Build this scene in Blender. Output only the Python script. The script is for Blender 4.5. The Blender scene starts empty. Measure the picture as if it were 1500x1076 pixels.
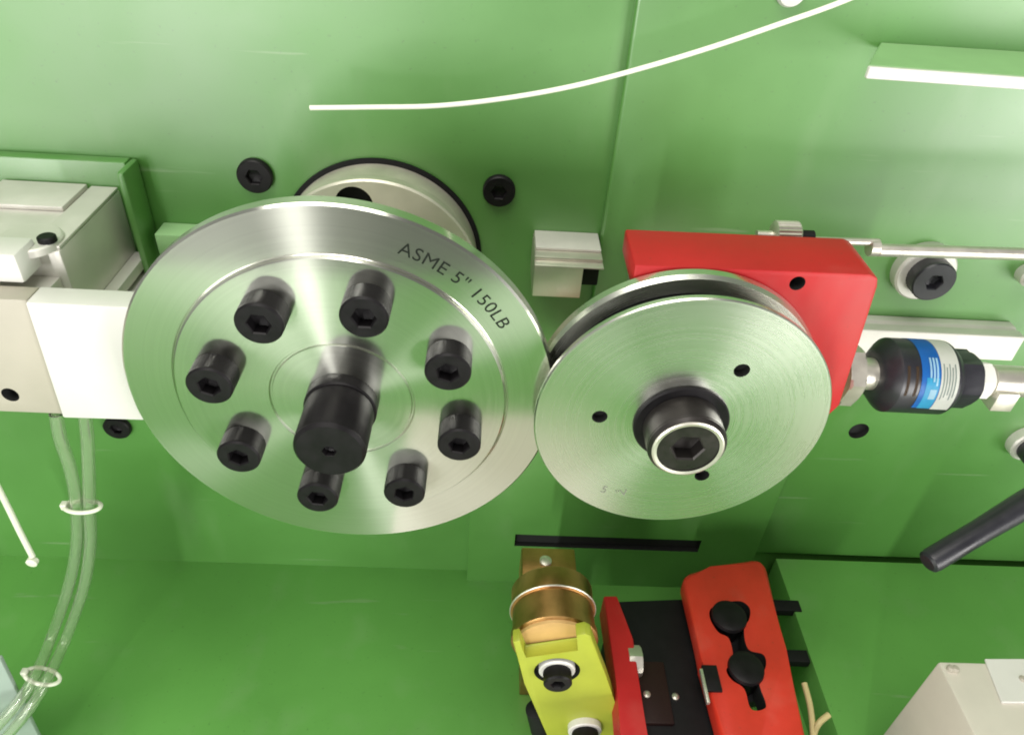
import bpy, bmesh, math, random
from mathutils import Vector, Matrix, noise
random.seed(7)
PI = math.pi
S = 0.001                                   # everything below is written in millimetres
sc = bpy.context.scene
COL = sc.collection
# ------------------------------------------------------------------ camera
FPX, PITCH, YAW, ROLL = 1080.0, 0.65962, 0.05332, 0.07652
CP = Vector((75.508, -267.292, 211.605))
cp_, sp_, cy_, sy_ = math.cos(PITCH), math.sin(PITCH), math.cos(YAW), math.sin(YAW)
FW = Vector((sy_*cp_, cy_*cp_, -sp_)); R0 = Vector((cy_, -sy_, 0)); U0 = R0.cross(FW)
RT = R0*math.cos(ROLL) + U0*math.sin(ROLL); UP = U0*math.cos(ROLL) - R0*math.sin(ROLL)
cam = bpy.data.cameras.new('camera'); cam.sensor_width = 36.0; cam.lens = FPX/1500*36
cam.clip_start = 0.01; cam.clip_end = 50
co = bpy.data.objects.new('camera', cam); COL.objects.link(co)
co.matrix_world = Matrix(((RT.x, UP.x, -FW.x, CP.x*S), (RT.y, UP.y, -FW.y, CP.y*S), (RT.z, UP.z, -FW.z, CP.z*S), (0, 0, 0, 1)))
sc.camera = co
# ------------------------------------------------------------------ light
w = bpy.data.worlds.new('World'); sc.world = w; w.use_nodes = True
w.node_tree.nodes['Background'].inputs[0].default_value = (1.0, 0.98, 0.93, 1)
w.node_tree.nodes['Background'].inputs[1].default_value = 0.29
def area(name, loc, target, sx, sy, power, col=(1, 1, 1)):
    l = bpy.data.lights.new(name, 'AREA'); l.shape = 'RECTANGLE'; l.size = sx; l.size_y = sy; l.energy = power; l.color = col
    o = bpy.data.objects.new(name, l); COL.objects.link(o); o.location = loc
    o.rotation_euler = (Vector(target)-Vector(loc)).to_track_quat('-Z', 'Y').to_euler()
    return o
area('ceiling_lamp', (-0.3, -0.65, 2.0), (0.1, -0.05, -0.2), 1.7, 1.4, 62, (1, 0.97, 0.9))
area('hall_lamp_right', (1.5, -1.5, -0.2), (0.25, 0.13, 0.0), 1.05, 0.95, 56, (1, 0.98, 0.95))
area('hall_lamp_left', (-1.25, -1.55, -0.2), (-0.1, 0.13, 0.0), 1.0, 0.9, 22, (1, 0.98, 0.95))
area('streak_lamp', (-0.60, -1.88, 0.10), (0.0, 0.0, 0.0), 0.06, 1.0, 27, (1, 0.98, 0.95))  # unseen narrow lamp, added to draw the radial streak on the die
sc.cycles.filter_width = 1.9
sc.view_settings.view_transform = 'Standard'; sc.view_settings.look = 'None'
sc.view_settings.exposure = -0.5; sc.view_settings.gamma = 1.0

# ------------------------------------------------------------------ helpers: pixels of the photograph to points in the place
def ray(px, py): return RT*((px-750)/FPX) - UP*((py-538)/FPX) + FW
def at(px, py, y): d = ray(px, py); return CP + d*((y-CP.y)/d.y)
def az(px, py, z): d = ray(px, py); return CP + d*((z-CP.z)/d.z)
def ax(px, py, x): d = ray(px, py); return CP + d*((x-CP.x)/d.x)

# ------------------------------------------------------------------ materials
MATS = {}
def mat(name, col, rough=0.5, metal=0.0, var=0.0, vscale=40.0, bump=0.0, bscale=300.0, rvar=0.0, aniso=0.0, axis='Y', coat=0.0, spec=0.5, trans=0.0, dirt=None, stretch=None, wear=0.0):
    if name in MATS: return MATS[name]
    m = bpy.data.materials.new(name); m.use_nodes = True; nt = m.node_tree; N = nt.nodes; L = nt.links
    b = N['Principled BSDF']
    b.inputs['Base Color'].default_value = (*col, 1); b.inputs['Roughness'].default_value = rough
    b.inputs['Metallic'].default_value = metal; b.inputs['Specular IOR Level'].default_value = spec
    b.inputs['Coat Weight'].default_value = coat; b.inputs['Coat Roughness'].default_value = 0.4
    b.inputs['Transmission Weight'].default_value = trans
    tc = N.new('ShaderNodeTexCoord'); src = tc.outputs['Object']
    if stretch:
        mp = N.new('ShaderNodeMapping'); mp.inputs['Scale'].default_value = stretch; L.new(src, mp.inputs[0]); src = mp.outputs[0]
    if var or rvar or dirt:
        n1 = N.new('ShaderNodeTexNoise'); n1.inputs['Scale'].default_value = vscale; n1.inputs['Detail'].default_value = 6; n1.inputs['Roughness'].default_value = 0.6
        L.new(src, n1.inputs['Vector'])
    if var or dirt:
        mx = N.new('ShaderNodeMix'); mx.data_type = 'RGBA'
        a = tuple(max(0, c*(1-var)) for c in col); c2 = dirt if dirt else tuple(min(1, c*(1+var)) for c in col)
        mx.inputs['A'].default_value = (*(col if dirt else a), 1); mx.inputs['B'].default_value = (*c2, 1)
        mr = N.new('ShaderNodeMapRange'); mr.inputs['From Min'].default_value = 0.52 if dirt else 0.3; mr.inputs['From Max'].default_value = 0.75 if dirt else 0.7
        L.new(n1.outputs['Fac'], mr.inputs['Value']); L.new(mr.outputs[0], mx.inputs['Factor']); L.new(mx.outputs['Result'], b.inputs['Base Color'])
    if wear:                                        # thin dust smears and small dark specks and scuffs
        src_col = b.inputs['Base Color'].links[0].from_socket
        for (scl, lo, hi, colr, amt, st) in ((26, 0.56, 0.78, (0.42, 0.46, 0.36), 0.22, (1, 1, 0.35)), (420, 0.66, 0.74, (0.03, 0.05, 0.02), 0.55, (1, 1, 1)), (70, 0.70, 0.74, (0.36, 0.42, 0.30), 0.5, (0.12, 1, 2.4))):
            mp2 = N.new('ShaderNodeMapping'); mp2.inputs['Scale'].default_value = st; mp2.inputs['Rotation'].default_value = (0, 0.35 if scl == 70 else 0, 0); L.new(tc.outputs['Object'], mp2.inputs[0])
            nn = N.new('ShaderNodeTexNoise'); nn.inputs['Scale'].default_value = scl; nn.inputs['Detail'].default_value = 4; L.new(mp2.outputs[0], nn.inputs['Vector'])
            rr = N.new('ShaderNodeMapRange'); rr.inputs['From Min'].default_value = lo; rr.inputs['From Max'].default_value = hi; rr.inputs['To Max'].default_value = amt*wear; L.new(nn.outputs['Fac'], rr.inputs['Value'])
            mm = N.new('ShaderNodeMix'); mm.data_type = 'RGBA'; L.new(rr.outputs[0], mm.inputs['Factor']); L.new(src_col, mm.inputs['A']); mm.inputs['B'].default_value = (*colr, 1); src_col = mm.outputs['Result']
        L.new(src_col, b.inputs['Base Color'])
    if rvar:
        mr2 = N.new('ShaderNodeMapRange'); mr2.inputs['From Min'].default_value = 0.3; mr2.inputs['From Max'].default_value = 0.7
        mr2.inputs['To Min'].default_value = max(0.02, rough-rvar); mr2.inputs['To Max'].default_value = min(1, rough+rvar)
        L.new(n1.outputs['Fac'], mr2.inputs['Value']); L.new(mr2.outputs[0], b.inputs['Roughness'])
    if bump:
        n2 = N.new('ShaderNodeTexNoise'); n2.inputs['Scale'].default_value = bscale; n2.inputs['Detail'].default_value = 3
        L.new(src, n2.inputs['Vector'])
        bp = N.new('ShaderNodeBump'); bp.inputs['Strength'].default_value = bump; bp.inputs['Distance'].default_value = 0.0004
        L.new(n2.outputs['Fac'], bp.inputs['Height']); L.new(bp.outputs[0], b.inputs['Normal'])
    if aniso:
        b.inputs['Anisotropic'].default_value = aniso; b.inputs['Anisotropic Rotation'].default_value = 0.25
        t = N.new('ShaderNodeTangent'); t.direction_type = 'RADIAL'; t.axis = axis; L.new(t.outputs[0], b.inputs['Tangent'])
    MATS[name] = m; return m
def turned(name, col, rough, aniso, fine=500.0, rv=0.06, streak=0.0, ring=0.06):
    """lathe-turned steel: concentric fine tool marks around the Y axis of the object"""
    m = mat(name, col, rough, 1.0, aniso=aniso, axis='Y'); nt = m.node_tree; N = nt.nodes; L = nt.links; b = N['Principled BSDF']
    tc = N.new('ShaderNodeTexCoord'); sep = N.new('ShaderNodeSeparateXYZ'); L.new(tc.outputs['Object'], sep.inputs[0])
    cmb = N.new('ShaderNodeCombineXYZ'); L.new(sep.outputs[0], cmb.inputs[0]); L.new(sep.outputs[2], cmb.inputs[1])
    ln = N.new('ShaderNodeVectorMath'); ln.operation = 'LENGTH'; L.new(cmb.outputs[0], ln.inputs[0])
    nz = N.new('ShaderNodeTexNoise'); nz.noise_dimensions = '1D'; nz.inputs['Scale'].default_value = fine; nz.inputs['Detail'].default_value = 5; nz.inputs['Roughness'].default_value = 0.7
    L.new(ln.outputs['Value'], nz.inputs['W'])
    n3 = N.new('ShaderNodeTexNoise'); n3.inputs['Scale'].default_value = 22; n3.inputs['Detail'].default_value = 7; L.new(tc.outputs['Object'], n3.inputs['Vector'])
    sm = N.new('ShaderNodeMath'); sm.operation = 'ADD'; L.new(nz.outputs['Fac'], sm.inputs[0]); L.new(n3.outputs['Fac'], sm.inputs[1])
    mr = N.new('ShaderNodeMapRange'); mr.inputs['From Min'].default_value = 0.7; mr.inputs['From Max'].default_value = 1.3
    mr.inputs['To Min'].default_value = rough-rv; mr.inputs['To Max'].default_value = rough+rv
    L.new(sm.outputs[0], mr.inputs['Value']); L.new(mr.outputs[0], b.inputs['Roughness'])
    mc = N.new('ShaderNodeMix'); mc.data_type = 'RGBA'; mc.inputs['A'].default_value = (*(c*(1-ring) for c in col), 1); mc.inputs['B'].default_value = (*(min(1, c*(1+ring)) for c in col), 1)
    mf = N.new('ShaderNodeMapRange'); mf.inputs['From Min'].default_value = 0.3; mf.inputs['From Max'].default_value = 0.7; L.new(nz.outputs['Fac'], mf.inputs['Value'])
    L.new(mf.outputs[0], mc.inputs['Factor']); L.new(mc.outputs['Result'], b.inputs['Base Color'])
    if streak:                                       # second, strongly directional lobe of the tool marks
        b2 = N.new('ShaderNodeBsdfPrincipled'); b2.inputs['Metallic'].default_value = 1.0; b2.inputs['Roughness'].default_value = 0.36; b2.inputs['Anisotropic'].default_value = 1.0; b2.inputs['Anisotropic Rotation'].default_value = 0.25
        L.new(mc.outputs['Result'], b2.inputs['Base Color'])
        for l_ in list(L):
            if l_.to_socket == b.inputs['Tangent']: L.new(l_.from_socket, b2.inputs['Tangent']); break
        ms = N.new('ShaderNodeMixShader'); ms.inputs[0].default_value = streak
        L.new(b.outputs[0], ms.inputs[1]); L.new(b2.outputs[0], ms.inputs[2]); L.new(ms.outputs[0], N['Material Output'].inputs['Surface'])
    return m
GREEN = mat('green_enamel', (0.080, 0.246, 0.042), 0.42, var=0.10, vscale=7, bump=0.05, bscale=260, rvar=0.09, spec=1.0, coat=0.5, wear=0.5)
GREEN2 = mat('green_enamel_bed', (0.125, 0.36, 0.07), 0.5, var=0.10, vscale=8, bump=0.05, bscale=260, rvar=0.06, wear=0.5)
PGREEN = mat('pale_green_enamel', (0.30, 0.52, 0.24), 0.4, var=0.05, bump=0.08, bscale=800)
STEEL_T = turned('turned_steel', (0.66, 0.67, 0.60), 0.115, 0.3, rv=0.025, streak=0.28, ring=0.035)
STEEL_R = turned('satin_turned_steel', (0.74, 0.75, 0.68), 0.27, 0.2, rv=0.03, streak=0.08, ring=0.02)
STEEL_H = mat('hub_steel', (0.74, 0.70, 0.60), 0.45, 0.65, var=0.06, vscale=50, rvar=0.08, bump=0.04)
STEEL = mat('plain_steel', (0.70, 0.67, 0.59), 0.38, 0.8, var=0.08, vscale=60, rvar=0.08, bump=0.05)
ALU = mat('satin_aluminium', (0.70, 0.68, 0.63), 0.45, 0.3, var=0.05, vscale=50, rvar=0.07, bump=0.05, bscale=900)
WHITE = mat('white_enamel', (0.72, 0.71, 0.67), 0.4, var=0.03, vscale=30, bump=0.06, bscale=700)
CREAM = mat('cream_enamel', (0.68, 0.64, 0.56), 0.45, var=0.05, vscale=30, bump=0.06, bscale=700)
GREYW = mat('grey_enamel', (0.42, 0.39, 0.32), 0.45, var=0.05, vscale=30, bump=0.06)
RED = mat('red_enamel', (0.46, 0.016, 0.018), 0.48, spec=0.3, wear=0.35, var=0.10, vscale=25, bump=0.08, bscale=700, rvar=0.06)
BLACK = mat('black_oxide', (0.009, 0.008, 0.009), 0.45, 0.0, spec=0.2, var=0.25, vscale=120, rvar=0.1)
BROWNBLK = mat('worn_black_oxide', (0.036, 0.032, 0.03), 0.36, 0.5, var=0.3, vscale=90, rvar=0.1)
RED2 = mat('orange_red_enamel', (0.60, 0.035, 0.018), 0.38, wear=0.5, var=0.16, vscale=18, bump=0.10, bscale=300, rvar=0.1)
RUBBER = mat('black_rubber', (0.010, 0.010, 0.011), 0.6, spec=0.2, var=0.2, vscale=90)
PLASTICB = mat('black_plastic', (0.02, 0.02, 0.026), 0.36, var=0.2, vscale=60, rvar=0.08, bump=0.05)
DARK = mat('dark_recess', (0.01, 0.011, 0.01), 0.8)
PRINT = mat('etched_print', (0.016, 0.02, 0.015), 0.8, var=0.5, vscale=700, spec=0.1)
ETCH = mat('shallow_stamp', (0.20, 0.21, 0.17), 0.7, 0.3, var=0.3, vscale=400)
BRASS = mat('bronze', (0.46, 0.26, 0.10), 0.4, 1.0, var=0.2, vscale=60, rvar=0.1)
TAN = mat('tan_varnish', (0.70, 0.44, 0.18), 0.4, 0.3, var=0.1, vscale=60)
LIME = mat('lime_enamel', (0.37, 0.42, 0.04), 0.4, var=0.06, vscale=40, bump=0.06)
BLUE = mat('blue_label', (0.02, 0.19, 0.62), 0.4, var=0.08, vscale=80)
CYAN = mat('cyan_label', (0.05, 0.44, 0.72), 0.4, var=0.08, vscale=80)
WLABEL = mat('white_label', (0.80, 0.82, 0.76), 0.45, var=0.04)
TUBE = mat('clear_tube', (0.93, 0.98, 0.86), 0.1, trans=0.94)
NYLON = mat('natural_nylon', (0.80, 0.84, 0.68), 0.45, var=0.05, trans=0.15)
CABLE = mat('white_cable', (0.86, 0.85, 0.74), 0.4, var=0.04)
WIRE = mat('beige_wire', (0.62, 0.52, 0.25), 0.5, var=0.08)

# ------------------------------------------------------------------ mesh builders (mm)
def box(bm, x0, x1, y0, y1, z0, z1, bev=0.0, seg=2, M=None):
    v = [bm.verts.new((x, y, z)) for x in (x0, x1) for y in (y0, y1) for z in (z0, z1)]
    fs = [bm.faces.new([v[i] for i in f]) for f in ((0, 1, 3, 2), (4, 6, 7, 5), (0, 4, 5, 1), (2, 3, 7, 6), (0, 2, 6, 4), (1, 5, 7, 3))]
    if bev:
        es = list({e for f in fs for e in f.edges})
        r = bmesh.ops.bevel(bm, geom=es, offset=bev, segments=seg, profile=0.5, affect='EDGES')
        if M is not None:
            bmesh.ops.transform(bm, matrix=M, verts=list({v for v in r['verts']} | {v for f in r['faces'] for v in f.verts}))
    elif M is not None: bmesh.ops.transform(bm, matrix=M, verts=v)
    return bm
def prism(bm, poly, fn, t0, t1, bev=0.0, seg=2):
    """poly: 2-D outline; fn(u, v, t) -> point"""
    a = [bm.verts.new(fn(u, v, t0)) for u, v in poly]; b = [bm.verts.new(fn(u, v, t1)) for u, v in poly]
    n = len(poly); fs = [bm.faces.new(a), bm.faces.new(list(reversed(b)))]
    for i in range(n): fs.append(bm.faces.new((a[i], b[i], b[(i+1) % n], a[(i+1) % n])))
    if bev: bmesh.ops.bevel(bm, geom=list({e for f in fs for e in f.edges}), offset=bev, segments=seg, profile=0.5, affect='EDGES')
    bmesh.ops.recalc_face_normals(bm, faces=bm.faces)
    return bm
def frame(d):
    d = Vector(d).normalized(); a = Vector((0, 0, 1)) if abs(d.z) < 0.9 else Vector((1, 0, 0))
    u = d.cross(a).normalized(); v = u.cross(d); return u, v, d
def lathe(bm, prof, base, d, n=64, knurl=0.0, kspan=None, phase=0.0, close=True):
    """prof: (radius, distance along d) from one end to the other; knurl ridges the rings whose index is in kspan"""
    u, v, d = frame(d); base = Vector(base); rings = []
    for i, (r, t) in enumerate(prof):
        c = base + d*t
        if r < 1e-6: rings.append([bm.verts.new(c)]); continue
        ring = []
        for k in range(n):
            a = 2*PI*k/n + phase; rr = r - (knurl if (kspan and i in kspan and k % 2) else 0)
            ring.append(bm.verts.new(c + u*(rr*math.cos(a)) + v*(rr*math.sin(a))))
        rings.append(ring)
    for A, B in zip(rings, rings[1:]):
        if len(A) == 1 and len(B) == 1: continue
        for k in range(n):
            k2 = (k+1) % n
            if len(A) == 1: bm.faces.new((A[0], B[k], B[k2]))
            elif len(B) == 1: bm.faces.new((A[k], B[0], A[k2]))
            else: bm.faces.new((A[k], B[k], B[k2], A[k2]))
    if close:
        for q in (rings[0], rings[-1]):
            if len(q) > 2: bm.faces.new(q)
    bmesh.ops.recalc_face_normals(bm, faces=bm.faces)
    return bm
def tube(bm, pts, r, n=12, r2=None, sub=6):
    P = [Vector(p) for p in pts]; Q = []
    if len(P) > 2:
        for i in range(len(P)-1):
            p0 = P[max(i-1, 0)]; p1 = P[i]; p2 = P[i+1]; p3 = P[min(i+2, len(P)-1)]
            for s in range(sub):
                t = s/sub; Q.append(0.5*((2*p1)+(-p0+p2)*t+(2*p0-5*p1+4*p2-p3)*t*t+(-p0+3*p1-3*p2+p3)*t**3))
        Q.append(P[-1])
    else: Q = P
    rings = []; u = None
    for i, q in enumerate(Q):
        d = (Q[min(i+1, len(Q)-1)]-Q[max(i-1, 0)]).normalized()
        if u is None: u = frame(d)[0]
        u = (u-d*u.dot(d)).normalized(); v = d.cross(u)
        rr = r if r2 is None else r+(r2-r)*i/(len(Q)-1)
        rings.append([bm.verts.new(q+u*(rr*math.cos(2*PI*k/n))+v*(rr*math.sin(2*PI*k/n))) for k in range(n)])
    for A, B in zip(rings, rings[1:]):
        for k in range(n): bm.faces.new((A[k], B[k], B[(k+1) % n], A[(k+1) % n]))
    bm.faces.new(rings[0]); bm.faces.new(rings[-1]); bmesh.ops.recalc_face_normals(bm, faces=bm.faces)
    return bm
def cap_screw(bm, base, d, r, h, sr, sd, ch=0.9, n=72, knurl=0.36):
    """socket-head cap screw: knurled head, chamfered rim, hexagonal socket"""
    u, v, d = frame(d); base = Vector(base)
    prof = [(r*0.97, 0), (r, 0.5), (r, h-2.6), (r*0.99, h-2.4), (r*0.99, h-ch), (r-ch, h)]
    rings = []
    for i, (rr, t) in enumerate(prof):
        rings.append([bm.verts.new(base+d*t+(u*math.cos(2*PI*k/n)+v*math.sin(2*PI*k/n))*(rr-(knurl if i in (1, 2) and k % 2 else 0))) for k in range(n)])
    def hexr(a): a = a % (PI/3); return sr*math.cos(PI/6)/math.cos(a-PI/6)
    for rs, t in ((1.12, h), (1.0, h-0.7), (1.0, h-sd)):
        rings.append([bm.verts.new(base+d*t+(u*math.cos(2*PI*k/n)+v*math.sin(2*PI*k/n))*(hexr(2*PI*k/n)*rs)) for k in range(n)])
    for A, B in zip(rings, rings[1:]):
        for k in range(n): bm.faces.new((A[k], B[k], B[(k+1) % n], A[(k+1) % n]))
    c = bm.verts.new(base+d*(h-sd-1.2))
    for k in range(n): bm.faces.new((rings[-1][k], c, rings[-1][(k+1) % n]))
    bm.faces.new(rings[0]); bmesh.ops.recalc_face_normals(bm, faces=bm.faces)
    return bm
def hexnut(bm, c, d, r, h, bore, phase=0.0):
    u, v, d = frame(d); c = Vector(c)
    n = 36; rings = []
    def hx(a): a = a % (PI/3); return r*math.cos(PI/6)/math.cos(a-PI/6)
    for kind, t in (('b', 0), ('c', 0), ('h', h*0.12), ('h', h*0.88), ('c', h), ('b', h)):
        ring = []
        for k in range(n):
            a = 2*PI*k/n; rr = {'b': bore, 'c': min(r*0.90, hx(a)), 'h': hx(a)}[kind]
            ring.append(bm.verts.new(c+d*t+u*(rr*math.cos(a+phase))+v*(rr*math.sin(a+phase))))
        rings.append(ring)
    rings.append(rings[0])
    for A, B in zip(rings, rings[1:]):
        for k in range(n): bm.faces.new((A[k], B[k], B[(k+1) % n], A[(k+1) % n]))
    bmesh.ops.recalc_face_normals(bm, faces=bm.faces); return bm

WLOC = {}
def finish(o, parent, centre):
    COL.objects.link(o); c = Vector(centre)*S; WLOC[o.name] = c
    if parent is not None: o.parent = parent; o.location = c-WLOC[parent.name]
    else: o.location = c
def obj(name, bm, material, parent=None, smooth=32, centre=None):
    lo = Vector((min(v.co[i] for v in bm.verts) for i in range(3))); hi = Vector((max(v.co[i] for v in bm.verts) for i in range(3)))
    c = Vector(centre) if centre is not None else (lo+hi)/2
    for v in bm.verts: v.co = (v.co-c)*S
    me = bpy.data.meshes.new(name); bm.to_mesh(me); bm.free()
    if smooth:
        me.polygons.foreach_set('use_smooth', [True]*len(me.polygons)); me.set_sharp_from_angle(angle=math.radians(smooth))
    me.materials.append(material)
    o = bpy.data.objects.new(name, me); finish(o, parent, c); return o
def tag(o, label, cat, group=None):
    o['label'] = label; o['category'] = cat
    if group: o['group'] = group
    return o
def thing(name, loc, label, cat, group=None):
    o = bpy.data.objects.new(name, None); o.empty_display_size = 0.01; finish(o, None, loc); return tag(o, label, cat, group)
def structure(o): o['kind'] = 'structure'; return o
def NB(): return bmesh.new()
def copy_part(src, parent, centre):
    c = src.copy(); finish(c, parent, centre); return c
def cut(o, cutters, smooth=32, inner=None):
    """carve closed shapes (bmeshes in mm) out of an object"""
    wl = WLOC[o.name]
    for cb in cutters:
        for v in cb.verts: v.co = v.co*S-wl
        me = bpy.data.meshes.new('cutter'); cb.to_mesh(me); cb.free()
        me.materials.append(inner or DARK)
        k = bpy.data.objects.new('cutter', me); COL.objects.link(k)
        k.parent = o
        md = o.modifiers.new('b', 'BOOLEAN'); md.operation = 'DIFFERENCE'; md.solver = 'EXACT'; md.object = k
        try: md.material_mode = 'TRANSFER'
        except Exception: pass
        bpy.context.view_layer.update()
        dg = bpy.context.evaluated_depsgraph_get(); nm = bpy.data.meshes.new_from_object(o.evaluated_get(dg))
        o.modifiers.clear(); old = o.data; nmname = old.name; o.data = nm; bpy.data.meshes.remove(old); nm.name = nmname
        bpy.data.objects.remove(k)
    nm.polygons.foreach_set('use_smooth', [True]*len(nm.polygons)); nm.set_sharp_from_angle(angle=math.radians(smooth))
def rod_cut(c, d, r, t0, t1, n=32): return lathe(NB(), [(r, t0), (r, t1)], c, d, n=n)
def xz(u, v, t): return Vector((u, t, v))
def xy(u, v, t): return Vector((u, v, t))
FR = (0, -1, 0)                                  # towards the viewer

YP, YC, YL, ZB, ZT = 140.0, 134.0, 129.0, -335.0, -291.0
# ================================================================== the setting
bm = box(NB(), -800, 1100, YP, YP+20, ZB-40, 620); panel = structure(obj('back_panel', bm, GREEN, smooth=0))
xs = at(900, 215, YC).x
bm = box(NB(), xs, 1100, YC, YP-0.2, ZT+0.5, 615, 2.2, 3); cover = structure(obj('cover_panel', bm, GREEN))
hc = at(1258, 631, YC); cut(cover, [rod_cut((hc.x, YC+5.5, hc.z), FR, 7.4, 0, 12)])
xl = at(687, 760, YL).x; xr = at(1128, 760, YL).x
bm = box(NB(), xl, xr, YL, YP-0.3, ZB-5, -125, 0.8); low = structure(obj('lower_panel', bm, GREEN))
a = at(755, 782, YL); b = at(1022, 808, YL)
cut(low, [box(NB(), a.x, b.x, YL-5, YL+4.7, b.z, a.z)])
bm = box(NB(), -800, 1100, -640, YP+5, ZB-25, ZB, 1.5); structure(obj('bed', bm, GREEN2))
xp = 335.0
bm = box(NB(), xp, 1000, -300, YC-4, ZB+0.3, ZT, 1.0); plat = structure(obj('platform', bm, GREEN2))

# ================================================================== winding die on its spindle
C1 = Vector((11.03, 0, -19.04))
die = thing('winding_die', (C1.x, YP, C1.z), 'large round steel winding die marked ASME 5" 150LB with eight black bolts', 'die')
def ypt(c, y): return (c.x, y, c.z)
obj('seal_ring', lathe(NB(), [(61.8, 0), (61.8, 1.6), (58, 2.0), (50, 2.0)], ypt(C1, YP-0.1), FR, 96), RUBBER, die)
hub = obj('hub', lathe(NB(), [(59.0, 1.2), (59.0, 19), (60.4, 20.5), (61.4, 26), (61.4, 28.6), (60.4, 30), (34, 30), (32, 31), (32, 128)], ypt(C1, YP), FR, 128), STEEL_H, die)
hh = at(518, 292, YP-30); cut(hub, [rod_cut((hh.x, YP-18, hh.z-3.0), FR, 10.5, 0, 20)])
disc = obj('disc', lathe(NB(), [(30, 0), (98.6, 0), (100, 1.2), (100, 7.0), (99.0, 8.0), (78.2, 8.0), (77.6, 7.4), (77.0, 8.0), (77.0, 9.3), (76.3, 9.9), (34.2, 9.9), (33.6, 8.9), (32.9, 8.9), (32.4, 9.9), (0, 9.9)], ypt(C1, 8), FR, 192), STEEL_T, die, smooth=25)
bmf = None
first = None
for k in range(8):
    t = 1.3065-k*PI/4; c = Vector((C1.x+57.74*math.cos(t), -1.9, C1.z+57.74*math.sin(t)))
    if first is None:
        first = obj('cap_screw', cap_screw(NB(), c, FR, 10.4, 11.6, 5.0, 6.0), BLACK, die, centre=c)
    else:
        o = copy_part(first, die, c); o.rotation_euler = (0, random.uniform(0, 1.0), 0)
obj('washer', lathe(NB(), [(16.6, 0), (16.9, 0.6), (16.9, 6.4), (16.2, 7.2), (10, 7.2)], ypt(C1, -1.9), FR, 64), BLACK, die)
obj('spindle_screw', cap_screw(NB(), ypt(C1, -9.0), FR, 16.0, 26.6, 3.0, 3, ch=1.6, knurl=0.1), BLACK, die)
# engraved marking bent along the rim
def bent_text(name, txt, size, c, y, rad, t0, material, parent, track=1.0, sx=1.0):
    cu = bpy.data.curves.new('txt', 'FONT'); cu.body = txt; cu.size = size; cu.space_character = track; cu.resolution_u = 4
    to = bpy.data.objects.new('txt', cu); COL.objects.link(to); bpy.context.view_layer.update()
    me = bpy.data.meshes.new_from_object(to.evaluated_get(bpy.context.evaluated_depsgraph_get()))
    bm = bmesh.new(); bm.from_mesh(me); bpy.data.objects.remove(to)
    bmesh.ops.subdivide_edges(bm, edges=[e for e in bm.edges if e.calc_length() > 1.2], cuts=2)
    for v in bm.verts:
        th = t0-v.co.x*sx/rad; r = rad+v.co.y
        v.co = Vector((c.x+r*math.cos(th), y, c.z+r*math.sin(th)))
    bmesh.ops.recalc_face_normals(bm, faces=bm.faces)
    return obj(name, bm, material, parent, smooth=0)
p = at(583, 366, 0); t0 = math.atan2(p.z-C1.z, p.x-C1.x)
bent_text('engraved_marking', 'ASME 5" 150LB', 8.6, C1, -0.12, 84.5, t0, PRINT, die, 1.06, 1.0)

# ================================================================== grooved pressure roller
C2 = Vector((170.89, 0, -17.72))
rol = thing('pressure_roller', (C2.x, 20, C2.z), 'grooved pale steel pressure roller with three small holes on red bracket', 'roller')
rl = obj('wheel', lathe(NB(), [(20, 0), (67.6, 0), (69.5, 1.0), (69.5, 5.4), (68.2, 7.6), (58.2, 7.6), (58.2, 17.6), (66.4, 17.6), (67.2, 18.6), (67.2, 20.0), (68.3, 20.3), (68.3, 22.0), (69.4, 22.5), (69.4, 24.3), (68.8, 25), (0, 25)], ypt(C2, 16), FR, 192), STEEL_R, rol, smooth=25)
obj('groove_shade', lathe(NB(), [(58.3, -1.5), (59.0, -1.2), (59.0, 7.4), (61.4, 7.9), (61.4, 8.35), (58.3, 8.35)], ypt(C2, 0), (0, 1, 0), 128, close=False), RUBBER, rol)  # black ring painting the shade inside the groove between the flanges
cs = []
for k in range(3):
    t = 1.0001-k*2*PI/3; cs.append(rod_cut((C2.x+38.84*math.cos(t), -4, C2.z+38.84*math.sin(t)), FR, 3.7, 0, 12))
cut(rl, cs, 25)
obj('washer', lathe(NB(), [(22.2, 0), (22.6, 0.4), (22.6, 1.2), (21.8, 1.8), (8, 1.8)], ypt(C2, -8.98), FR, 72), BLACK, rol)
ss = obj('shaft_screw', cap_screw(NB(), ypt(C2, -10.7), FR, 18.2, 15.6, 7.4, 7, ch=1.5, knurl=0.0), BROWNBLK, rol)
obj('end_ring', lathe(NB(), [(14.2, 0), (16.4, 0.0), (16.4, 0.5), (15.6, 0.9), (14.2, 0.6)], ypt(C2, -26.28), FR, 72, close=False), STEEL, rol)
p = at(884, 726, -9); t0 = math.atan2(p.z-C2.z, p.x-C2.x)
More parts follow.
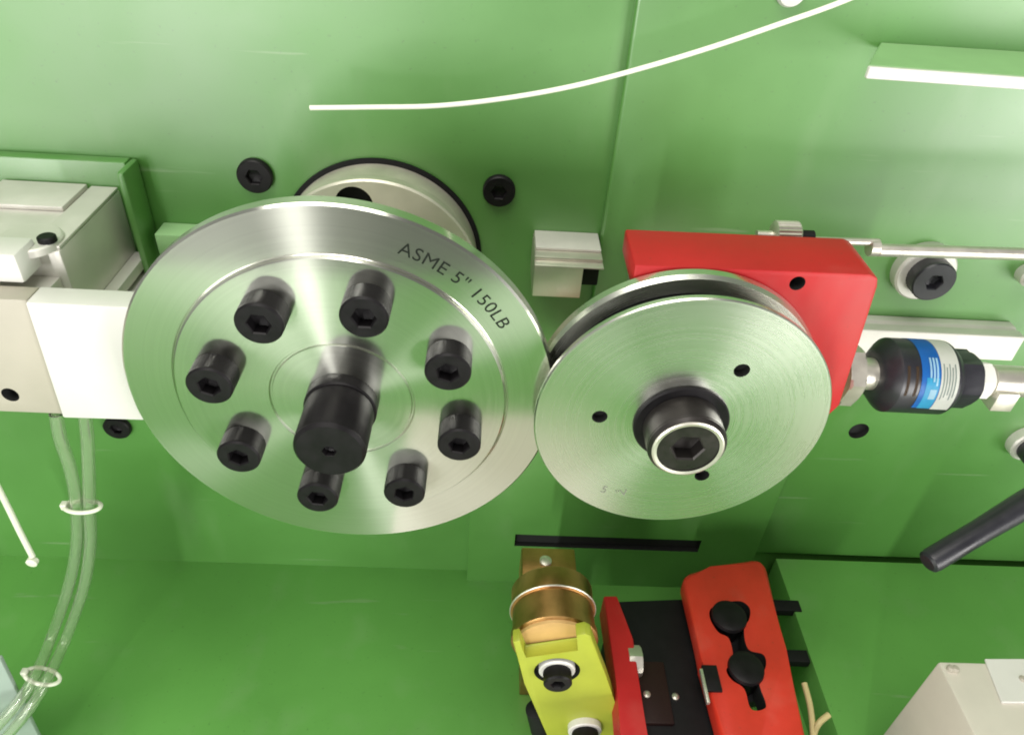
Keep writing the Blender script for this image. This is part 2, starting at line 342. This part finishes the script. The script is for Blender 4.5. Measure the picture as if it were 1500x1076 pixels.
# two shallow hand-stamped characters, upright on the face
def flat_text(name, txt, size, org, ang, y, material, parent):
    cu = bpy.data.curves.new('txt', 'FONT'); cu.body = txt; cu.size = size; cu.resolution_u = 4
    to = bpy.data.objects.new('txt', cu); COL.objects.link(to); bpy.context.view_layer.update()
    me = bpy.data.meshes.new_from_object(to.evaluated_get(bpy.context.evaluated_depsgraph_get()))
    bm = bmesh.new(); bm.from_mesh(me); bpy.data.objects.remove(to)
    for v in bm.verts:
        x, z = v.co.x, v.co.y; v.co = Vector((org.x+x*math.cos(ang)-z*math.sin(ang), y, org.z+x*math.sin(ang)+z*math.cos(ang)))
    bmesh.ops.recalc_face_normals(bm, faces=bm.faces)
    return obj(name, bm, material, parent, smooth=0)
flat_text('stamped_mark', '5', 7.0, at(878, 720, -9.1), -0.25, -9.1, ETCH, rol)
flat_text('stamped_mark', '"V', 6.5, at(902, 727, -9.1), 0.25, -9.1, ETCH, rol)

# ================================================================== red bracket behind the roller
YR = 17.0
T = lambda px, py: (lambda q: (q.x, q.z))(at(px, py, YR))
rb = thing('red_bracket', at(1080, 560, YR), 'red painted steel bracket plate behind the pressure roller', 'bracket')
poly = [T(930, 388), T(1276, 402), T(1287, 408), T(1286, 420), T(1230, 594), T(1180, 640), T(985, 640), T(925, 420)]
rp = obj('plate', prism(NB(), poly, xz, YR, 51.5, 1.2), RED, rb)
q = at(1168, 415, YR); cut(rp, [rod_cut((q.x, YR+10, q.z), FR, 3.6, 0, 14)])
bm = box(NB(), 165, 235, 51.6, YC-0.2, -75, -4, 1.0); obj('carriage', bm, STEEL, rb)

# ================================================================== rods, rails, coupling on the right
YR1 = 68.0
ra = at(1286, 366, YR1); rbp = at(1500, 372, YR1); dx = (rbp-ra).normalized()
gr = thing('guide_rod', ra, 'thin pale steel rod with clamp nut along top of red bracket', 'rod')
obj('shaft', lathe(NB(), [(3.0, 0), (3.3, 0.4), (3.3, 160)], ra, dx, 24), STEEL, gr)
c = at(1272, 362, YR1); obj('clamp', lathe(NB(), [(2.4, 0), (4.6, 0.2), (4.6, 4.6), (2.4, 5)], c, dx, 24), STEEL, gr)
c = at(1190, 352, YR1); obj('thin_pin', lathe(NB(), [(2.0, 0), (2.0, 34)], c, dx, 20), STEEL, gr)
c = at(1166, 347, YR1); obj('spacer', lathe(NB(), [(3.6, 0), (3.6, 8.6)], c, dx, 20), RUBBER, gr)
c = at(1130, 344, YR1); obj('clamp_nut', lathe(NB(), [(3, 0), (6.2, 0.6), (7.4, 1.4), (7.4, 12.6), (6.6, 13.4), (3, 13.4)], c, dx, 48, knurl=0.5, kspan=(2, 3)), STEEL, gr)
c = at(1108, 344, YR1); obj('stub', lathe(NB(), [(2.4, 0), (2.4, 8)], c, dx, 20), STEEL, gr)

zr = at(1262, 460, YC).z; zr2 = zr-19
rail = thing('linear_rail', at(1380, 500, YC), 'pale grooved steel rail behind the black coupling', 'rail')
x1 = at(1487, 472, YC-4).x
bm = NB(); prism(bm, [(YC-0.2, zr), (YC-6.5, zr), (YC-8, zr-1.6), (YC-9.5, zr-1.6), (YC-11, zr), (YC-18.5, zr), (YC-18.5, zr2), (YC-0.2, zr2)], lambda u, v, t: Vector((t, u, v)), 236, x1, 0.5, 1)
obj('rail_bar', bm, ALU, rail)

YJ = 45.0
jl = at(1228, 545, YJ); jr = at(1500, 559, YJ); jd = (jr-jl).normalized()
J = thing('shaft_coupling', at(1330, 555, YJ), 'black floating coupling with blue and white label between steel nuts', 'coupling')
def jt(px):
    px -= 20
    return at(px, 545+(px-1228)*14/272, YJ)
def jlen(a, b): return (jt(b)-jt(a)).length
obj('jam_nut', hexnut(NB(), jt(1246), jd, 18.0, 8.5, 4, 0.25), STEEL, J)
obj('stud', lathe(NB(), [(6.5, 0), (8.8, 0.3), (8.8, jlen(1266, 1282)), (8.8, jlen(1266, 1306))], jt(1266), jd, 40), STEEL, J)
L1 = jlen(1296, 1404)
obj('body', lathe(NB(), [(9.5, 0), (12.5, 0.3), (14.5, 1.2), (19.4, 5.6), (20.2, 6.6), (20.2, L1-4.2), (19.8, L1-3.4), (17.0, L1), (8, L1)], jt(1296), jd, 64), PLASTICB, J)
def band(name, p0, p1, r, a0, a1, m, par=J):
    u, v, d = frame(jd); bm = NB(); n = 40; A = []; B = []
    c0 = jt(p0); c1 = jt(p1)
    for k in range(n+1):
        a = a0+(a1-a0)*k/n; e = Vector((0, -math.cos(a), math.sin(a))); e = (e-d*e.dot(d)).normalized()
        A.append(bm.verts.new(c0+e*r)); B.append(bm.verts.new(c1+e*r))
    for k in range(n): bm.faces.new((A[k], B[k], B[k+1], A[k+1]))
    bmesh.ops.solidify(bm, geom=list(bm.faces), thickness=0.12)
    return obj(name, bm, m, par)
lab = band('label', 1338, 1364.6, 20.4, -0.30, 2.6, BLUE)
band('label_print', 1345, 1363, 20.56, -0.30, 0.62, CYAN, lab)
lab2 = band('label', 1365, 1390, 20.4, -0.34, 2.6, WLABEL)
for k in range(5): band('label_print', 1368+k*4.0, 1369.6+k*4.0, 20.6, 0.05+0.07*(k % 3), 1.0-0.09*(k % 2), mat('label_ink', (0.30, 0.36, 0.34), 0.6), lab2)
for k in range(3): band('label_print', 1349+k*4.6, 1351.6+k*4.6, 20.7, 0.62-0.1*k, 1.15, mat('label_pale', (0.45, 0.72, 0.85), 0.5), lab)
band('label_print', 1352, 1361, 20.7, 0.05, 0.32, mat('label_pale', (0.45, 0.72, 0.85), 0.5), lab)
band('label_print', 1318, 1322, 20.26, 0.1, 0.9, mat('label_brown', (0.07, 0.04, 0.02), 0.6)); band('label_print', 1330, 1334, 20.26, 0.1, 0.9, mat('label_brown', (0.07, 0.04, 0.02), 0.6))
obj('hex_collar', hexnut(NB(), jt(1402), jd, 16.2, jlen(1402, 1437), 6, 0.1), PLASTICB, J)
obj('lock_nut', hexnut(NB(), jt(1439), jd, 11.0, jlen(1439, 1462), 4, 0.5), WHITE, J)
obj('piston_rod', lathe(NB(), [(7, 0), (8.6, 0.6), (8.6, 60)], jt(1466), jd, 32), STEEL, J)
bm = box(NB(), 0, 12, -6, 6, -6, 6, 0.6); c = jt(1470)
bmesh.ops.translate(bm, verts=bm.verts, vec=c+Vector((0, -5, -7))); obj('clevis', bm, STEEL, J)

# bosses and screws on the panels
def boss_screw(px, py, rb_, rs, off, label):
    c = at(px, py, YC-8)
    t = thing('boss_screw', (c.x, YC, c.z), label, 'screw', 'boss screws on the cover panel')
    obj('boss', lathe(NB(), [(rb_, 0), (rb_, 7), (rb_-1.2, 8.4), (5, 8.4)], (c.x, YC-0.05, c.z), FR, 48), ALU, t)
    obj('cap_screw', cap_screw(NB(), (c.x+off, YC-8.3, c.z), FR, rs, 9.5, 5.2, 5), PLASTICB, t)
boss_screw(1357, 402, 18.6, 13.2, 0.6, 'black socket screw in pale round boss under the thin rod')
boss_screw(1510, 655, 14, 10.5, 0, 'half visible socket screw in pale boss at right edge, above the lever')
boss_screw(1512, 408, 6.5, 4.5, 0, 'tiny grey screw cut by the right edge beside the thin rod')
def panel_screw(px, py, r, label, y=YP, h=4.5):
    c = at(px, py, y-h)
    t = obj('panel_screw', cap_screw(NB(), (c.x, y-0.05, c.z), FR, r, h, r*0.45, 3.2, ch=0.8, knurl=0.0), BLACK)
    tag(t, label, 'screw', 'black screws in the back panel')
panel_screw(372, 260, 10.2, 'black socket screw in green panel, upper left of the steel hub')
panel_screw(731, 282, 9.6, 'black socket screw in green panel, right of the steel hub')
panel_screw(170, 629, 9.8, 'black screw in green panel just below the white block at left')

# grey stop block at the seam
yb = YP-36
p0 = at(783, 388, yb); p1 = at(783, 434, yb)
sb = thing('stop_block', (p0.x, YP, p1.z), 'small grey steel block with dark notch at the panel seam', 'block')
xe = xs-0.4
bm = box(NB(), p0.x, xe, yb, YP-0.2, p1.z, p0.z, 0.8); o = obj('block_body', bm, STEEL, sb)
n0 = at(855, 391, yb); n1 = at(874, 427, yb)
cut(o, [box(NB(), n0.x, xe+3, yb-3, yb+16, n1.z-8, n0.z-1.2)])
obj('cap_plate', box(NB(), p0.x+0.3, xe-0.5, yb+6, YP-0.3, p0.z+0.1, p0.z+2.2, 0.5), STEEL, sb)
obj('cap_plate', box(NB(), p0.x+0.8, xe-0.8, yb+14, YP-0.3, p0.z+2.3, p0.z+4.0, 0.5), ALU, sb)

# shelf bar, upper right
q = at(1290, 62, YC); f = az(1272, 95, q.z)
sh = thing('shelf_bar', (f.x+40, YC, q.z-8), 'pale green shelf bar with glare painted white along its front edge, upper right', 'shelf')
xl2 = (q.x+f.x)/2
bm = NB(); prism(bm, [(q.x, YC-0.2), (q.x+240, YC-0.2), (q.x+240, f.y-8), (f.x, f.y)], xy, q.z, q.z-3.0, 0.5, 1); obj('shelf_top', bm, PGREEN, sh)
bm = NB(); prism(bm, [(f.x-0.3, f.y-0.2), (q.x+240, f.y-8.2), (q.x+240, f.y-11.2), (f.x-0.3, f.y-3)], xy, q.z-0.2, q.z-5.5, 0.5, 1); obj('glare_edge', bm, WHITE, sh)  # glare along the shelf front, painted as a white strip

# loose white cable across the top
pts = [at(454, 158, 96), at(540, 157, 97), at(640, 155, 98), at(740, 144, 98), at(840, 126, 98), at(940, 100, 97), at(1040, 70, 95), at(1140, 36, 92), at(1240, 0, 88), at(1400, -70, 80)]
tag(obj('cable', tube(NB(), pts, 1.2, 14), CABLE), 'thin white cable curving across the top in front of the green panel', 'cable')
q = at(1162, -11, YC-4)
tag(obj('cable_clip', lathe(NB(), [(7, 0), (7.5, 1), (6.5, 4), (2, 5)], (q.x, YC-0.05, q.z), FR, 32), WHITE), 'small white clip cut by the top edge of the picture', 'clip')

# ================================================================== slide unit at the left
sl = thing('slide_unit', (-165, YP, -60), 'silver slide unit with white front block at the left edge', 'slide unit')
zt = 19.0
bm = box(NB(), -290, -136, 58.5, 131, -40, zt, 1.2); obj('body', bm, ALU, sl)
obj('top_rib', box(NB(), -151, -136.2, 60, 130, zt+0.05, zt+2.0, 0.6), ALU, sl)
obj('top_rib', box(NB(), -200, -153, 100, 130, zt+0.05, zt+3.0, 0.8), ALU, sl)
for (xa, xb, za, zb, y0) in ((-136, -128.5, -26, -19.5, 40), (-136, -121.5, -36, -29.5, 44)):
    obj('side_rail', box(NB(), xa+0.1, xb, y0, 128, za, zb, 0.5), ALU, sl)
# top lever with rounded boss
c = at(60, 398, 52); 
obj('boss_plate', lathe(NB(), [(4, 0), (15.5, 0), (15.5, 3.4), (14.5, 4.2), (4, 4.2)], (-152.5, 64, zt), (0, 0, 1), 48), ALU, sl)
bm = box(NB(), -182, -146, 40, 58, zt-8, zt+7.5, 1.4); obj('tab', bm, WHITE, sl)
obj('tab_screw', lathe(NB(), [(4.4, 0), (4.4, 2.4), (3.6, 3), (1.5, 3)], (-141.5, 61, zt+4.1), (0, 0, 1), 24), BLACK, sl)
# white front block and its grey left section
YW = 25.0
Wp = lambda px, py: (lambda q: (q.x, q.z))(at(px, py, YW))
zt2 = at(100, 446, YW).z
xa = at(192, 440, YW).x
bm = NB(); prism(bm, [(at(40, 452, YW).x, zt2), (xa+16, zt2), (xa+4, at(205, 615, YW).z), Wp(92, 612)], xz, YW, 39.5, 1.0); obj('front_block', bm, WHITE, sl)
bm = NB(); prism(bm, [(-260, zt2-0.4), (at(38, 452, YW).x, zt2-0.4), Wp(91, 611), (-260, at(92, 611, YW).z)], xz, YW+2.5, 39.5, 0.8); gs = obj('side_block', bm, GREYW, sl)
q = at(15, 578, YW+2.5); cut(gs, [rod_cut((q.x, YW+9, q.z), FR, 4.4, 0, 12)])
obj('mount', box(NB(), -240, -140, 39.6, 58.4, -55, zt2-6, 0.6), ALU, sl)
# green bracket plate it hangs from
g0 = at(170, 252, 120)
gb = thing('mounting_plate', (-170, YP, -40), 'green painted mounting plate behind the silver slide unit', 'plate')
bm = box(NB(), -420, g0.x, 131.4, YP-0.2, -60, 35, 0.8); obj('plate', bm, GREEN, gb)
bm = box(NB(), g0.x+0.1, g0.x+4.6, 118, YP-0.2, -70, 35, 2.2); obj('side_web', bm, GREEN, gb)
# pale bar running behind the die
zb1 = at(240, 339, 128).z
tag(obj('panel_bar', box(NB(), g0.x+9.7, 5, 124, YP-0.2, zb1-14, zb1, 0.8), PGREEN), 'pale green bar on the panel running behind the steel die', 'bar')

# hoses
def hollow(P):
    bm = tube(NB(), P, 3.5, 16); inner = tube(NB(), P, 2.3, 16); me = bpy.data.meshes.new('x')
    bmesh.ops.reverse_faces(inner, faces=inner.faces); inner.to_mesh(me); inner.free(); bm.from_mesh(me); bpy.data.meshes.remove(me); return bm
def hose(pts, label):
    tag(obj('air_hose', hollow([at(*p) for p in pts]), TUBE), label, 'hose', 'clear hoses under the slide unit')
hose([(82, 606, 30), (88, 640, 28), (104, 690, 26), (112, 741, 24), (112, 800, 22), (100, 860, 18), (76, 930, 12), (52, 988, -18), (20, 1036, -34), (-30, 1090, -44)], 'clear plastic air hose, the left of the pair hanging under the white block')
hose([(124, 606, 30), (128, 640, 29), (130, 690, 27), (131, 741, 24.5), (132, 800, 22), (122, 862, 18), (96, 936, 12), (70, 992, -18), (38, 1044, -34), (-10, 1100, -44)], 'clear plastic air hose, the right of the pair hanging under the white block')
def tie(px, py, y, tilt, label):
    c = at(px, py, y); bm = NB(); d = Vector((math.sin(tilt), 0, math.cos(tilt)))
    u, v, d = frame(d); n = 40
    pts = [c+v*(10.2*math.cos(2*PI*k/n))+u*(4.9*math.sin(2*PI*k/n)) for k in range(n+1)]
    tube(bm, pts, 1.25, 8, sub=2)
    t = thing('cable_tie', c, label, 'cable tie', 'cable ties on the hoses')
    obj('strap', bm, NYLON, t)
    e = c+v*10.2*(1 if v.x < 0 else -1)
    obj('lock', box(NB(), e.x-1.8, e.x+1.8, e.y-2, e.y+2, e.z-2.2, e.z+2.2, 0.5), NYLON, t)
tie(121, 741, 24, 0.0, 'pale cable tie round the hoses, the upper one'); tie(62, 990, -18, 0.45, 'pale cable tie round the hoses, the lower one')
pn = thing('loose_tie_tail', at(50, 818, 10), 'thin white nylon strip ending in a small head, at left edge', 'strip')
obj('tail', tube(NB(), [at(-30, 660, 22), at(8, 735, 18), at(30, 780, 14), at(48, 815, 10)], 1.7, 10), NYLON, pn)
obj('head', lathe(NB(), [(2.2, 0), (3.2, 0.6), (3.2, 3.4), (2, 4)], at(50, 818, 11), FR, 24), NYLON, pn)
# pale tray in the lower left corner
q0 = at(62, 1080, -26); q1 = at(0, 965, -26)
tr = thing('tray_corner', q0, 'pale grey sheet metal tray corner behind the hoses, lower left', 'tray')
bm = NB(); prism(bm, [(q0.x-4, q0.z-20), (q1.x, q1.z), (q1.x-80, q1.z), (q1.x-80, q0.z-20)], xz, -26, -23, 0.8); obj('tray_wall', bm, mat('pale_blue_grey', (0.33, 0.41, 0.36), 0.45, var=0.04), tr)

# pale steel sheet lying on the bed in front of the die (mirrored in the die and the roller)
tag(obj('steel_sheet', box(NB(), 0, 205, -350, -70, ZB+0.1, ZB+2.4, 0.6), CREAM), 'pale sheet lying on the bed, seen mirrored in the lower die and roller', 'sheet')

# ================================================================== swing arm with bronze barrel
YA = -14.0
cl = at(750, 925, YA); cr2 = at(880, 925, YA); rc = (cr2.x-cl.x)/2; ctop = at(815, 904, YA)
cA = Vector(((cl.x+cr2.x)/2, YA, ctop.z-rc))
arm = thing('swing_arm', (cA.x, YA+40, ZB), 'lime green swing arm with bronze barrel and two black screws', 'arm')
obj('barrel', lathe(NB(), [(8, 0), (rc*0.96, 0), (rc*0.98, 1), (rc*0.98, 14), (rc*1.0, 14.4), (rc*1.0, 16), (rc*0.96, 16.4), (rc*0.96, 31), (rc, 31.6), (rc, 36.5), (rc*0.93, 37.6), (6, 37.6)], (cA.x, YA+37.6, cA.z), FR, 96), BRASS, arm)
obj('face_ring', lathe(NB(), [(rc*0.5, 0.0), (rc*0.93, 0.0), (rc*0.92, 2.0), (rc*0.5, 1.6)], (cA.x, YA-0.05, cA.z), FR, 72), TAN, arm)
obj('retaining_wire', tube(NB(), [(cA.x+(rc*1.0+0.4)*math.cos(2*PI*k/48), YA+22.4, cA.z+(rc*1.0+0.4)*math.sin(2*PI*k/48)) for k in range(49)], 0.55, 6, sub=1), STEEL, arm)
b0 = at(764, 868, YA+34); b1 = at(846, 868, YA+34)
obj('rear_lug', box(NB(), b0.x, b1.x, YA+37.8, YA+66, cA.z-18, cA.z+8, 1.2), BRASS, arm)
obj('lug_screw', lathe(NB(), [(4, 0), (4, 2), (3, 2.6), (1, 2.6)], (cA.x-4, YA+54, cA.z+8), (0, 0, 1), 24), STEEL, arm)
Ya2 = YA-11
Tp = lambda px, py: (lambda q: (q.x, q.z))(at(px, py, Ya2))
poly = [Tp(751, 940), Tp(762, 938), Tp(769, 964), Tp(849, 953), Tp(844, 931), Tp(858, 928), Tp(866, 932), Tp(888, 990), Tp(925, 1100), Tp(985, 1180), Tp(850, 1200), Tp(812, 1100), Tp(768, 1000)]
lv = obj('lever', prism(NB(), poly, xz, Ya2, YA-2.4, 0.9), LIME, arm)
pk = [Tp(764, 941), Tp(845, 934), Tp(848, 952), Tp(768, 964)]
cbm = prism(NB(), pk, xz, Ya2-3, Ya2+7.2)
cA1 = at(816, 982, Ya2); cA2 = at(856, 1062, Ya2)
cbm.free(); cut(lv, [rod_cut((cA1.x, Ya2+4, cA1.z), FR, 14.2, 0, 8, 48)])
for c, yy in ((cA1, Ya2+4), (cA2, Ya2)):
    wsh = obj('washer', lathe(NB(), [(5, 0), (11.2, 0), (11.2, 4.0), (10.4, 4.6), (5, 4.6)], (c.x, yy-0.02, c.z), FR, 40), WHITE, lv)
    obj('cap_screw', cap_screw(NB(), (c.x, yy-4.6, c.z), FR, 8.8, 8.5, 4.2, 4.5), BLACK, lv)
k0 = at(786, 1045, Ya2+4)
obj('side_knob', lathe(NB(), [(4, 0), (6.5, 1), (6.5, 30), (5, 31), (2, 31)], (k0.x-1, Ya2+8, k0.z), (0.2, 0, -1), 24), RUBBER, arm)
obj('pillar', box(NB(), cA.x-12, cA.x+12, YA+40, YA+64, ZB+0.2, cA.z-18.4, 1.0), BRASS, arm)

# ================================================================== red clamp with black body
zc = -235.0
clp = thing('red_clamp', az(1050, 950, ZB), 'red clamp with keyhole slotted plate, narrow red bar and black body filling the shaded gap', 'clamp')
Z = lambda px, py: (lambda q: (q.x, q.y))(az(px, py, zc))
poly = [Z(1000, 846), Z(1008, 838), Z(1040, 829), Z(1100, 818), Z(1114, 818), Z(1124, 830), Z(1152, 950), Z(1205, 1180), Z(1085, 1185), Z(1030, 970)]
pl = obj('slotted_plate', prism(NB(), poly, xy, zc-16, zc, 4.0, 4), RED2, clp)
slot0 = [Z(1040, 905), Z(1042, 890), Z(1062, 882), Z(1085, 880), Z(1098, 890), Z(1098, 905), Z(1090, 922), Z(1096, 950), Z(1118, 958), Z(1122, 975), Z(1112, 998), Z(1122, 1030), Z(1118, 1038), Z(1106, 1040), Z(1098, 1034), Z(1090, 1008), Z(1072, 995), Z(1064, 980), Z(1074, 965), Z(1068, 935), Z(1052, 925)]
def smooth2(P, k=5):
    n = len(P); out = []
    for i in range(n):
        p0, p1, p2, p3 = (Vector(P[(i+j-1) % n]) for j in range(4))
        for q_ in range(k):
            t = q_/k; v = 0.5*((2*p1)+(-p0+p2)*t+(2*p0-5*p1+4*p2-p3)*t*t+(-p0+3*p1-3*p2+p3)*t**3); out.append((v.x, v.y))
    return out
slot = smooth2(slot0)
cut(pl, [prism(NB(), slot, xy, zc-30, zc+8)])
# screw and link inside the slot
obj('slot_link', prism(NB(), [Z(1022, 900), Z(1030, 870), Z(1105, 868), Z(1112, 910), Z(1116, 945), Z(1134, 950), Z(1130, 1004), Z(1092, 1010), Z(1046, 990), Z(1050, 930)], xy, zc-26, zc-17.0, 0.4, 1), RUBBER, clp)
c = az(1069, 900, zc+3); obj('pivot_head', lathe(NB(), [(10, 0), (11.5, 15), (12.5, 17), (12.0, 19.5), (9.5, 20.6), (3, 20.8)], (c.x, c.y, zc-16.8), (0, 0, 1), 32), BLACK, clp)
c = az(1094, 976, zc+3); obj('pivot_head', lathe(NB(), [(10, 0), (11, 15), (12, 17), (11.5, 19.5), (9, 20.6), (3, 20.8)], (c.x, c.y, zc-16.8), (0, 0, 1), 32), BLACK, clp)
c = az(1043, 992, zc+2); obj('square_insert', box(NB(), c.x-5, c.x+5, c.y-9, c.y+9, zc-0.1, zc+2.2, 0.4), BLACK, clp)
c = az(1035, 1005, zc+2); obj('bright_edge', box(NB(), c.x-2.2, c.x-0.2, c.y-11, c.y+12, zc-0.05, zc+3.0, 0.3), STEEL, clp)
poly = [Z(884, 872), Z(904, 872), Z(928, 935), Z(946, 1060), Z(968, 1180), Z(915, 1180), Z(908, 1060), Z(903, 1000)]
obj('narrow_bar', prism(NB(), poly, xy, zc-24, zc, 1.2), RED, clp)
c = az(917, 958, zc); obj('clamp_nut', hexnut(NB(), (c.x+2, c.y, zc-8), (1, 0, 0), 10.5, 9, 3, 0.3), STEEL, clp)
p0 = az(912, 880, zc-30); p1 = az(1000, 1180, zc-30)
bp_ = [(lambda q: (q.x, q.y))(az(px, py, zc-8)) for px, py in ((900, 868), (1012, 864), (1090, 1180), (948, 1180), (925, 1000))]
obj('body', prism(NB(), bp_, xy, ZB+0.3, zc-18, 1.5), RUBBER, clp)  # black body, widened so its colour also paints the shade between bar and plate
for pb in ((1150, 888), (1172, 962)):
    c = ax(pb[0], pb[1], xp-6); obj('mounting_bar', box(NB(), c.x-22, xp+6, c.y-5, c.y+5, c.z-5, c.z+2, 0.4), RUBBER, clp)
c = az(955, 1010, zc-20); obj('hinge_block', box(NB(), c.x-13, c.x+10, c.y-25, c.y+18, zc-19, zc-15, 1.0), mat('dark_brown_steel', (0.022, 0.010, 0.009), 0.5, spec=0.2), clp)
for px in (947, 990):
    c = az(px, 1018, zc-16); obj('rivet', lathe(NB(), [(2.4, 0), (2.4, 1.2), (1.2, 2)], (c.x, c.y, zc-15.1 if px < 960 else zc-18.1), (0, 0, 1), 16), STEEL, clp)
c = az(1090, 1120, zc-16); obj('foot', box(NB(), c.x-30, c.x+24, c.y-40, c.y+10, ZB+0.3, zc-16.2, 1.0), RUBBER, clp)

# black lever on the right
h0 = at(1358, 824, 0); h1 = at(1510, 733, 30); hd = (h1-h0).normalized()
lev = thing('clamp_lever', h1, 'black tapered plastic clamp lever at the right edge above the green platform', 'lever')
HL = (h1-h0).length
obj('handle', lathe(NB(), [(0, -0.4), (5.0, 0), (6.6, 1.2), (7.1, 4), (7.0, HL*0.5), (7.9, HL*0.9), (8.2, HL+40)], h0, hd, 32), PLASTICB, lev)

# white junction box, lower right
zw = -165.0
e0 = az(1384, 968, zw); e1 = az(1500, 962, zw)
jb = thing('junction_box', (e0.x+40, e0.y-40, ZT), 'cream enclosure box with white inset label, lower right corner', 'box')
obj('enclosure', box(NB(), e0.x-4, e0.x+220, -190, e0.y, ZT+0.3, zw, 1.6), CREAM, jb)
i0 = az(1440, 966, zw); i1 = az(1500, 1030, zw)
bm = NB(); prism(bm, [(az(1441, 966, zw).x, az(1441, 966, zw).y), (az(1560, 966, zw).x, az(1560, 966, zw).y), (az(1560, 1030, zw).x, az(1560, 1030, zw).y), (az(1466, 1030, zw).x, az(1466, 1030, zw).y)], xy, zw-0.02, zw+1.6, 0.4, 1); obj('inset_plate', bm, WHITE, jb)
for px, py in ((1391, 980), (1398, 981), (1496, 996)):
    c = az(px, py, zw); obj('box_screw', lathe(NB(), [(2.0, 0), (2.0, 2.2), (1.2, 2.8), (0.5, 2.8)], (c.x, c.y, zw-0.02), (0, 0, 1), 16), GREYW, jb)

# beige wires in the corner between clamp and platform
for i, pts in enumerate((((1178, 1000, -250), (1186, 1030, -252), (1190, 1060, -255), (1192, 1100, -262)), ((1214, 1046, -250), (1200, 1058, -252), (1192, 1076, -258), (1190, 1110, -264)))):
    tag(obj('wire', tube(NB(), [az(*p) for p in pts], 2.0, 10), WIRE), ('upright beige wire end beside the red clamp plate', 'slanting beige wire end beside the green platform')[i], 'wire', 'beige wires beside the clamp')
